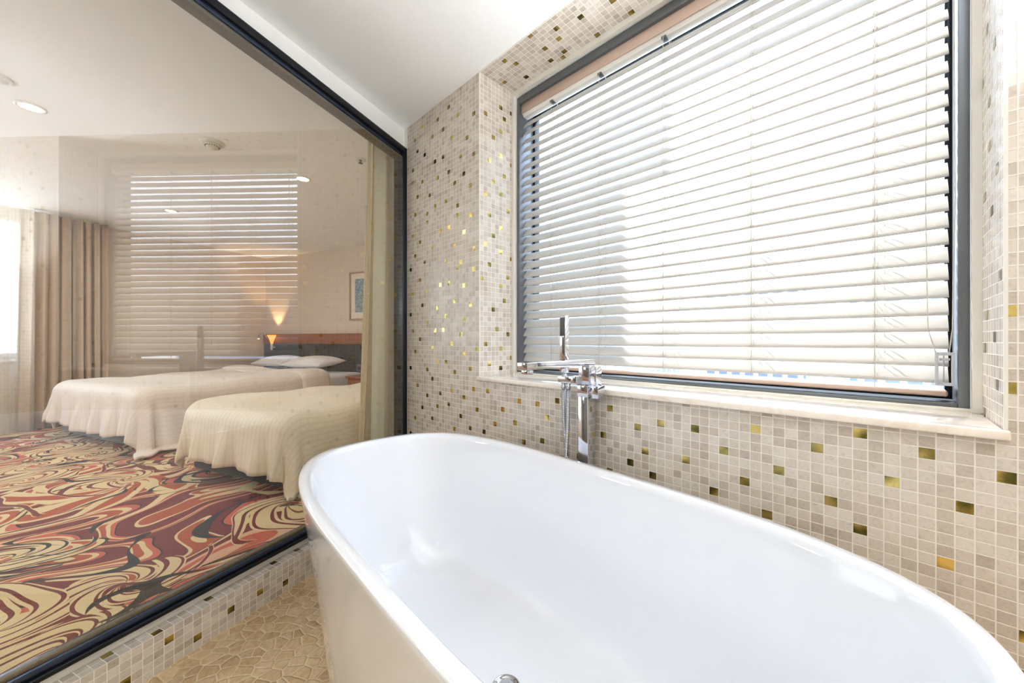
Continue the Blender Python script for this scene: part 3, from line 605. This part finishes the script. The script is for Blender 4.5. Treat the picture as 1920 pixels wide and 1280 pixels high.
# ------------------------------------------------------------------ things on the ceilings
def downlight(name, g, q, label, group, power, warm, fr='G'):
    r = rootobj(name, fr, (g, q, CEIL-0.006), label, 'ceiling light', group)
    f = MB(); f.lathe([(0.062, CEIL), (0.062, CEIL-0.004), (0.056, CEIL-0.006), (0.046, CEIL-0.006), (0.043, CEIL-0.001)], g, q, 40, False); f.build('trim_ring', 'white_plastic', r)
    f = MB(); f.lathe([(0.0, CEIL-0.003), (0.043, CEIL-0.0025), (0.043, CEIL-0.0005)], g, q, 32, False); f.build('lens', 'lamp_lens', r)
    d = bpy.data.lights.new('lamp', 'AREA'); d.shape = 'DISK'; d.size = 0.08; d.energy = power; d.color = warm; d.spread = math.radians(175)
    l = bpy.data.objects.new('lamp', d); C.objects.link(l); l.parent = r; l.location = (0, 0, -0.006)
    return r
WARM = (1, 0.98, 0.96)
downlight('ceiling_downlight', 0.861, 3.338, 'lit round downlight in the bedroom ceiling at far left', 'bedroom ceiling downlights', BED_W, WARM)
downlight('ceiling_downlight', 2.128, 2.782, 'glowing bedroom downlight nearest the curtain at the glass corner', 'bedroom ceiling downlights', BED_W, WARM)
downlight('ceiling_downlight', 2.119, 4.705, 'lit bedroom downlight above the farther bed, seen through the reflected blind', 'bedroom ceiling downlights', BED_W, WARM)
for u_, v_ in ((0.15, 0.05), (1.0, 0.35), (-0.35, -0.90), (0.75, -0.90)):  # added unseen fill lights to brighten the bathroom
    downlight('bathroom_fill_light', u_, v_, 'added round fill light in the bathroom ceiling behind the viewpoint', 'added bathroom fill lights', BATH_FILL_W, (0.94, 0.97, 1), 'W')
for u_, tag_ in ((-0.75, 'nearer the bedroom'), (0.6, 'nearer the window end')):  # added globes on the rear wall, extra fill for the bathroom
    gl_ = rootobj('fill_globe_lamp', 'W', (u_, -1.50, 1.92), 'added globe fill lamp on the white wall behind the viewpoint, ' + tag_, 'wall lamp', 'added bathroom fill globes')
    f = MB(); f.lathe([(0.05, 0), (0.05, 0.02), (0.02, 0.03), (0.018, 0.07)], 0, 0, 24, mat=Matrix.Translation((u_, -1.60, 1.92)) @ Matrix.Rotation(-PI/2, 4, 'X')); f.build('bracket', 'chrome', gl_)
    f = MB(); f.lathe([(0.075*math.sin(PI*i/14), 1.92 - 0.075*math.cos(PI*i/14)) for i in range(15)], u_, -1.455, 28, False); f.build('globe', 'fill_globe', gl_)
    d = bpy.data.lights.new('lamp', 'POINT'); d.energy = GLOBE_FILL_W; d.color = (0.94, 0.97, 1); d.shadow_soft_size = 0.09
    l = bpy.data.objects.new('lamp', d); C.objects.link(l); l.parent = gl_; l.location = (0, 0.145, 0)
def uplight(root, x, y, z, power, col, deg=160):
    d = bpy.data.lights.new('lamp', 'SPOT'); d.energy = power; d.color = col; d.spot_size = math.radians(deg); d.spot_blend = 0.6; d.shadow_soft_size = 0.07
    l = bpy.data.objects.new('lamp', d); C.objects.link(l); l.parent = root; l.location = (x, y, z); l.rotation_euler = (PI, 0, 0)
wu = rootobj('fill_uplighter', 'W', (0.66, 1.12, 1.32), 'added chrome bowl fill uplighter, out of view on the mosaic wall just right of the window', 'wall lamp')  # added outside the view to brighten the bathroom ceiling
f = MB(); f.box(0.62, 0.70, 1.183, 1.197, 1.280, 1.380, 0.003); f.box(0.65, 0.67, 1.12, 1.185, 1.320, 1.340, 0.002); f.build('bracket', 'chrome', wu)
f = MB(); f.lathe([(0.012, 1.305), (0.045, 1.325), (0.068, 1.360), (0.075, 1.400), (0.071, 1.400), (0.064, 1.362), (0.04, 1.332), (0.0, 1.322)], 0.66, 1.105, 32, False); f.build('bowl', 'chrome', wu)
f = MB(); f.lathe([(0.0, 1.365), (0.05, 1.365), (0.05, 1.360)], 0.66, 1.105, 24, False); f.build('bulb', 'fill_globe', wu)
uplight(wu, 0, -0.015, 0.10, UP_FILL_W, (0.90, 0.96, 1.03))
fl_ = rootobj('bedroom_fill_lamp', 'G', (-1.0, 3.3, BF), 'added globe topped fill lamp in the unseen end of the bedroom', 'floor lamp')  # added out of view to lift the bedroom's brightness
f = MB(); f.lathe([(0.0, BF), (0.14, BF), (0.14, BF+0.015), (0.012, BF+0.03), (0.012, 1.42), (0.03, 1.43)], -1.0, 3.3, 28); f.build('stand', 'frame_dark', fl_)
f = MB(); f.lathe([(0.11*math.sin(PI*i/16), 1.54 - 0.11*math.cos(PI*i/16)) for i in range(17)], -1.0, 3.3, 32, False); f.build('globe', 'fill_globe', fl_)
d = bpy.data.lights.new('lamp', 'POINT'); d.energy = FLOOR_FILL_W; d.color = (0.93, 0.97, 1); d.shadow_soft_size = 0.13
l = bpy.data.objects.new('lamp', d); C.objects.link(l); l.parent = fl_; l.location = (0, 0, 1.39)
g_, q_ = 1.498, 2.827
sd = rootobj('smoke_detector', 'G', (g_, q_, CEIL-0.045), 'round ivory smoke detector on the bedroom ceiling', 'smoke detector')
f = MB(); f.lathe([(0.0, CEIL), (0.068, CEIL), (0.068, CEIL-0.006), (0.060, CEIL-0.014), (0.044, CEIL-0.018), (0.040, CEIL-0.019)], g_, q_, 40, False); f.build('base', 'detector', sd)
f = MB(); f.lathe([(0.040, CEIL-0.017), (0.041, CEIL-0.026), (0.034, CEIL-0.031), (0.030, CEIL-0.040), (0.020, CEIL-0.045), (0.0, CEIL-0.046)], g_, q_, 40, False); f.build('sensor_cap', 'detector', sd)
f = MB()
for i in range(18):
    a_ = 2*PI*i/18; f.box(g_+0.0375*math.cos(a_)-0.003, g_+0.0375*math.cos(a_)+0.003, q_+0.0375*math.sin(a_)-0.003, q_+0.0375*math.sin(a_)+0.003, CEIL-0.031, CEIL-0.026)
f.build('vent_slots', 'dark_plastic', sd)
g_, q_ = 2.069, 2.10
sp_ = rootobj('fire_sprinkler', 'G', (g_, q_, CEIL-0.03), 'small fire sprinkler in the bedroom ceiling beside the curtain', 'sprinkler')
f = MB(); f.lathe([(0.0, CEIL), (0.040, CEIL), (0.038, CEIL-0.004), (0.018, CEIL-0.006), (0.0, CEIL-0.006)], g_, q_, 32, False); f.build('escutcheon', 'white_plastic', sp_)
f = MB(); f.lathe([(0.010, CEIL-0.005), (0.009, CEIL-0.012), (0.004, CEIL-0.014), (0.004, CEIL-0.024), (0.015, CEIL-0.026), (0.015, CEIL-0.028), (0.0, CEIL-0.029)], g_, q_, 20, False); f.build('sprinkler_head', 'dark_plastic', sp_)
g_, q_ = 0.700, 3.12
cs = rootobj('ceiling_speaker', 'G', (g_, q_, CEIL-0.01), 'round white fitting on the bedroom ceiling at the left image edge', 'ceiling fitting')
f = MB(); f.lathe([(0.0, CEIL), (0.052, CEIL), (0.050, CEIL-0.008), (0.042, CEIL-0.012), (0.0, CEIL-0.013)], g_, q_, 36, False); f.build('rim', 'white_plastic', cs)
f = MB(); f.lathe([(0.0, CEIL-0.0135), (0.034, CEIL-0.013), (0.034, CEIL-0.010)], g_, q_, 32, False); f.build('grille', 'white_plastic', cs)

# ------------------------------------------------------------------ beds
def bed(name, g0, g1, q0, q1, zt, basemat, label):
    r = rootobj(name, 'G', ((g0+g1)/2, (q0+q1)/2, BF), label, 'bed', 'twin beds')
    f = MB(); f.box(g0+0.06, g1, q0+0.05, q1-0.05, BF+0.03, zt-0.30, 0.015); f.build('bed_base', basemat, r)
    f = MB(); f.box(g0+0.02, g1, q0+0.02, q1-0.02, zt-0.30, zt-0.035, 0.06, 4); f.build('mattress', 'mattress', r)
    for gx in (g0+0.12, g1-0.12):
        for qx in (q0+0.12, q1-0.12):
            f = MB(); f.lathe([(0.02, BF), (0.025, BF+0.03)], gx, qx, 12); f.build('foot', 'dark_plastic', r)
    return r
def duvet(name, g0, g1, q0, q1, zt, dF, dN, dS, mat, label, seed, amp=0.022, fold=0.0, flare=0.10, far_r=0.11):
    rnd = random.Random(seed); ph = [rnd.random()*6 for _ in range(8)]
    R_ = far_r; L = PI*R_/2
    xs = [g0 - dF + i*(g1 - g0 + dF)/90 for i in range(91)]; ys = [q0 - dN + j*(q1 - q0 + dN + dS)/96 for j in range(97)]
    X0, Y0, Y1 = g0 + R_, q0 + R_, q1 - R_
    rows = []
    for x in xs:
        row = []
        for y in ys:
            cx, cy_ = max(x, X0), min(max(y, Y0), Y1); dx, dy = x-cx, y-cy_; dist = math.hypot(dx, dy)
            z = zt + 0.020*math.sin(x*3.1 + ph[0])*math.sin(y*3.7 + ph[1]) + 0.008*math.sin(x*9 + y*4 + ph[2]) + 0.006*math.sin(x*5 - y*13 + ph[3])
            if dist < 1e-6: row.append(Vector((x, y, z))); continue
            nx, ny = dx/dist, dy/dist
            if dist < L: out, down = R_*math.sin(dist/R_), R_*(1-math.cos(dist/R_))
            else:
                e_ = dist - L; ang = math.atan2(ny, nx)
                out = R_ + flare*e_; down = R_ + e_*0.99
                s_ = cx*1.0 + cy_*1.0 + ang*0.35
                fo = math.sin(s_*24 + ph[4]) + 0.6*math.sin(s_*41 + ph[5]) + 0.4*math.sin(s_*11 + ph[6])
                out += amp*fo*min(1, e_/0.22)**1.1
            zz = z - down
            if zz < BF + 0.022: out += (BF + 0.022 - zz)*0.8; zz = BF + 0.022 + 0.012*math.sin(dist*30)**2
            row.append(Vector((cx + nx*out, cy_ + ny*out, zz)))
        rows.append(row)
    f = MB(); f.grid(rows, uvf=lambda i, j: (xs[min(i, 90)], ys[min(j, 96)]))
    if fold:      # the turned back top edge lying as a second, thicker layer
        rr = []
        for i in range(13):
            x = g1 - fold*(1 - i/12); rr.append([])
            for y in ys:
                cy_ = min(max(y, Y0), Y1); dy = y - cy_; dist = abs(dy); h = 0.030*math.sin(PI*min(1, i/12))**0.45 + 0.004
                sg = 1 if dy > 0 else -1
                if dist < L: out, down = (R_+h)*math.sin(dist/R_), R_*(1-math.cos(dist/R_))
                else: out, down = R_ + h + 0.1*(dist-L), R_ + (dist-L)
                z = zt + 0.020*math.sin(x*3.1 + ph[0])*math.sin(y*3.7 + ph[1]) + h + 0.004*math.sin(y*9)
                rr[-1].append(Vector((x + 0.02*math.sin(y*6), cy_ + sg*out, max(z - down, BF+0.02))))
        f.grid(rr, uvf=lambda i, j: (xs[i]*3, ys[min(j, 96)]))
    return f.build(name, mat, fr='G', base=((g0+g1)/2, (q0+q1)/2, zt), label=label, cat='duvet', group='duvets on the twin beds', solid=0.016)
def pillow(g, q, z, lg, lq, h, rz, tilt, label, group):
    f = MB(); rows = []; n_ = 28
    for side in (1, -1):
        rr = []
        for i in range(n_+1):
            a_ = -1 + 2*i/n_; row = []
            for j in range(n_+1):
                b_ = -1 + 2*j/n_
                pr = (max(0, 1-abs(a_)**2.6)*max(0, 1-abs(b_)**2.6))**0.55
                pinch = 1 - 0.07*(1-abs(a_)**2)*abs(b_)**4; pinch2 = 1 - 0.07*(1-abs(b_)**2)*abs(a_)**4
                x, y = a_*lg/2*pinch2, b_*lq/2*pinch
                zz = side*h/2*pr*(1 if side > 0 else 0.6) + 0.006*math.sin(a_*7+b_*5)*pr
                p = Matrix.Rotation(tilt, 3, 'Y') @ Vector((x, y, zz)); p = Matrix.Rotation(rz, 3, 'Z') @ p
                row.append(p + Vector((g, q, z)))
            rr.append(row)
        f.grid(rr if side > 0 else rr[::-1])
    bmesh.ops.remove_doubles(f.bm, verts=f.bm.verts[:], dist=0.0005)
    return f.build('pillow', 'pillow', fr='G', base=(g, q, z-h/2), label=label, cat='pillow', group=group)
B1 = (1.52, 3.88, 3.84, 5.46, 0.655); B2 = (1.42, 3.88, 1.96, 3.06, 0.615)
bed('bed', *B1, 'base_grey', 'farther twin bed on a grey base beside the drapes')
bed('bed', *B2, 'base_black', 'nearer twin bed on a black base beside the glass')
duvet('duvet', B1[0], 3.30, B1[2], B1[3], B1[4]+0.012, 0.34, 0.58, 0.16, 'duvet_a', 'peach white striped duvet spread over the farther bed', 3, fold=0.36)
duvet('duvet', B2[0], 3.55, B2[2], B2[3], B2[4]+0.012, 0.305, 0.30, 0.15, 'duvet_b', 'cream striped duvet spread over the nearer bed', 11)
pillow(3.60, 4.50, 0.745, 0.46, 0.74, 0.17, 0, -0.12, 'white pillow on the near half of the farther bed', 'pillows on the twin beds')
pillow(3.62, 5.20, 0.745, 0.46, 0.66, 0.16, 0, -0.12, 'white pillow on the far half of the farther bed, by the wall lamp', 'pillows on the twin beds')
pillow(3.62, 2.45, 0.70, 0.46, 0.78, 0.16, 0, -0.12, 'white pillow at the head of the nearer bed, half hidden by the curtain', 'pillows on the twin beds')

# ------------------------------------------------------------------ headboard wall
hb = rootobj('headboard', 'G', (3.94, 3.9, BF), 'long black panelled headboard with a brown wood top band behind both beds', 'headboard')
f = MB(); f.box(3.905, 3.968, 1.75, 6.0, BF, 1.0, 0.004); f.build('panel', 'black_leather', hb)
f = MB(); f.box(3.895, 3.968, 1.75, 6.0, 1.001, 1.150, 0.004); f.build('top_band', 'wood', hb)
ns = rootobj('nightstand', 'G', (3.66, 3.38, BF), 'brown wooden nightstand between the two beds', 'nightstand')
f = MB(); f.box(3.44, 3.89, 3.14, 3.70, BF+0.05, 0.585, 0.004); f.build('cabinet', 'wood', ns)
f = MB(); f.box(3.42, 3.895, 3.08, 3.72, 0.585, 0.61, 0.004); f.build('top', 'wood', ns)
f = MB(); f.box(3.425, 3.44, 3.12, 3.68, 0.40, 0.56, 0.003); dr = f.build('drawer', 'wood', ns)
f = MB(); f.box(3.41, 3.425, 3.34, 3.46, 0.475, 0.485, 0.002); f.build('handle', 'chrome', dr)
for gx in (3.47, 3.86):
    for qx in (3.13, 3.67): f = MB(); f.box(gx-0.02, gx+0.02, qx-0.02, qx+0.02, BF, BF+0.05); f.build('leg', 'wood', ns)
f = MB(); f.face([(3.60, 3.50, 0.6105), (3.60, 3.56, 0.6105), (3.66, 3.53, 0.6105)]); f.face([(3.60, 3.50, 0.6105), (3.60, 3.56, 0.6105), (3.625, 3.53, 0.685)]); f.face([(3.60, 3.56, 0.6105), (3.66, 3.53, 0.6105), (3.625, 3.53, 0.685)]); f.face([(3.66, 3.53, 0.6105), (3.60, 3.50, 0.6105), (3.625, 3.53, 0.685)])
f.build('tent_card', 'pillow', fr='G', base=(3.62, 3.53, 0.6105), label='small white tent card on the nightstand beside the curtain', cat='card')
f = MB(); f.box(3.893, 3.905, 3.90, 4.03, 0.62, 0.72, 0.002); f.mi = 1; f.box(3.889, 3.8935, 3.93, 4.0, 0.65, 0.69, 0.001)
f.build('switch_plate', ['frame_grey', 'frame_dark'], fr='G', base=(3.895, 3.965, 0.62), label='grey switch plate on the black headboard', cat='switch')
wl_ = rootobj('wall_lamp', 'G', (3.86, 5.74, 0.90), 'flared amber wall lamp glowing in the corner above the headboard', 'wall lamp')
f = MB(); f.lathe([(0.018, 0.90), (0.018, 1.0)], 3.86, 5.74, 24); f.box(3.86, 3.905, 5.73, 5.75, 0.93, 0.95); f.build('stem', 'white_plastic', wl_)
f = MB(); f.lathe([(0.016, 1.0), (0.022, 1.03), (0.040, 1.08), (0.066, 1.135), (0.060, 1.133), (0.036, 1.08), (0.014, 1.02)], 3.86, 5.74, 32, False); f.build('shade', 'lamp_shade', wl_)
d = bpy.data.lights.new('lamp', 'SPOT'); d.energy = 13; d.color = (1, 0.62, 0.32); d.spot_size = math.radians(70); d.spot_blend = 0.5; d.shadow_soft_size = 0.02
l = bpy.data.objects.new('lamp', d); C.objects.link(l); l.parent = wl_; l.location = (0, 0, 0.24); l.rotation_euler = (PI - 0.0, 0, 0)
rl = rootobj('reading_lamp', 'G', (3.86, 5.90, 1.03), 'small chrome gooseneck reading lamp beside the amber wall lamp', 'reading lamp')
pp = [(3.893, 5.86, 1.05), (3.86, 5.86, 1.10), (3.83, 5.87, 1.155), (3.81, 5.90, 1.165), (3.79, 5.93, 1.14), (3.785, 5.94, 1.10)]
f = MB(); f.tube(pp, 0.006, 8); f.build('gooseneck', 'chrome', rl)
f = MB(); f.lathe([(0.010, 1.11), (0.018, 1.09), (0.018, 1.075)], 3.785, 5.94, 16); f.build('lamp_head', 'chrome', rl)
f = MB(); f.lathe([(0.0, 1.0735), (0.014, 1.073), (0.014, 1.075)], 3.785, 5.94, 16); f.build('bulb', 'lamp_bulb', rl)
pf = rootobj('framed_picture', 'G', (3.955, 3.93, 1.334), 'framed blue grey textured print with wide cream mat on the beige wall', 'picture')
q0, q1, z0, z1 = 3.64, 4.215, 1.334, 2.010
f = MB()
for a, b, c, e in [(q0, q1, z0, z0+0.022), (q0, q1, z1-0.022, z1), (q0, q0+0.022, z0+0.022, z1-0.022), (q1-0.022, q1, z0+0.022, z1-0.022)]: f.box(3.942, 3.969, a, b, c, e, 0.002)
f.build('frame', 'pale_wood', pf)
f = MB(); f.box(3.956, 3.966, q0+0.02, q1-0.02, z0+0.02, z1-0.02); f.build('mat', 'mat_board', pf)
f = MB(); f.box(3.953, 3.957, q0+0.10, q1-0.10, z0+0.11, z1-0.10); f.build('print', 'print', pf)

# ------------------------------------------------------------------ curtains
def ribbon(mb, g0, g1, q, amp, waves, z0, z1, n=160, ph=0.0, flare=None, sharp=0.0):
    rows = []
    for k in range(15):
        t_ = k/14; z = z1 + (z0-z1)*t_; row = []
        for i in range(n+1):
            s_ = i/n; w_ = math.sin(2*PI*waves*s_ + ph) + 0.35*math.sin(2*PI*waves*2.3*s_ + ph*2)
            g_ = g0 + (g1-g0)*s_
            if flare: g_ += flare(s_, t_)
            row.append((g_ + 0.010*math.sin(2*PI*waves*2*s_), q + amp*w_*(0.75 + 0.35*t_), z))
        rows.append(row)
    mb.grid(rows)
cu = rootobj('curtain', 'G', (2.0, 1.70, BF+0.01), 'cream floor-length curtain gathered at the black glass frame corner', 'curtain')
f = MB(); ribbon(f, 1.785, 2.60, 1.72, 0.038, 6.5, BF+0.012, 2.34, flare=lambda s, t: -0.075*(1-s)**3*t, ph=0.6); f.build('fabric', 'curtain_cream', cu, solid=0.004)
f = MB(); rows = []
for k in range(15):
    t_ = k/14; z = 2.34 + (BF+0.012-2.34)*t_; ge = 1.745 - 0.06*t_ - 0.045*t_*t_; w_ = 0.035 + 0.085*t_
    rows.append([(ge + w_*i/6, 1.665 + 0.045*(i/6) + 0.006*math.sin(i*1.3), z) for i in range(7)])
f.grid(rows); f.build('leading_hem', 'curtain_lining', cu, solid=0.006, label='tan lining of the leading edge')
f = MB(); f.tube([(1.62, 1.72, 2.352), (3.6, 1.72, 2.352)], 0.009, 10); f.build('curtain_track', 'white_plastic', cu)
dr1 = rootobj('drape', 'G', (1.72, 5.92, BF+0.01), 'beige floor-length drape beside the bright bedroom window, leftmost of the two', 'curtain', 'bedroom window drapes')
f = MB(); ribbon(f, 1.47, 1.80, 5.90, 0.045, 4, BF+0.012, 2.35, 120, 0.4, lambda s, t: -0.04*(1-s)*t); f.build('fabric', 'curtain_beige', dr1, solid=0.004)
dr2 = rootobj('drape', 'G', (1.96, 5.92, BF+0.01), 'beige floor-length drape nearer the headboard behind the tiled reflection', 'curtain', 'bedroom window drapes')
f = MB(); ribbon(f, 1.83, 2.09, 5.92, 0.04, 4, BF+0.012, 2.35, 200, 1.4); f.build('fabric', 'curtain_beige', dr2, solid=0.004)
f = MB(); ribbon(f, -1.7, 1.52, 5.80, 0.028, 26, BF+0.012, 2.35, 420); f.build('sheer_curtain', 'sheer', fr='G', base=(0, 5.80, BF+0.01), label='white sheer curtain hanging before the bedroom window', cat='curtain')

# ------------------------------------------------------------------ outside
def tower(name, fr, x0, x1, y0, y1, z0, z1, mat, label, extra=()):
    r = rootobj(name, fr, ((x0+x1)/2, (y0+y1)/2, z0), label, 'building', 'city buildings outside')
    f = MB(); f.box(x0, x1, y0, y1, z0, z1); f.build('walls', mat, r)
    f = MB(); f.box(x0-0.3, x1+0.3, y0-0.3, y1+0.3, z1, z1+0.5); f.build('roof', 'facade_roof' if 'facade_roof' in M else 'grout', r)
    return r
fin = rootobj('facade_wing', 'W', (-2.6, 2.0, -3.0), 'pale green wing of the building just outside the window', 'building')
f = MB(); f.box(-2.36, -1.62, 1.62, 2.02, -3.0, 3.34, 0.01); f.build('wall_panel', 'facade_green', fin)
f = MB(); f.box(-2.36, -1.62, 1.62, 2.14, 3.34, 7.0, 0.01); f.build('upper_panel', 'facade_green', fin)
tower('office_building', 'W', -22, -8, 70, 86, -30, 9, 'facade_blue', 'blue grey block seen through the lower slats')
tower('apartment_building', 'W', 12, 34, 60, 76, -30, 12, 'facade_pale', 'pale block outside seen between the right slats')
tower('apartment_building', 'W', 36, 62, 66, 80, -30, 7, 'facade_blue', 'lower blue grey block outside at the right of the window')
tower('apartment_building', 'W', -4, 10, 90, 104, -30, 10, 'facade_pale', 'distant pale block outside behind the faucet')
tower('apartment_building', 'W', -60, -30, 60, 80, -30, 6, 'facade_pale', 'low pale block outside at the left of the window')
f = MB(); f.box(-300, 300, 6, 400, -31, -30); f.build('ground', 'ground', fr='W', kind='structure', label='hazy ground far below the window')
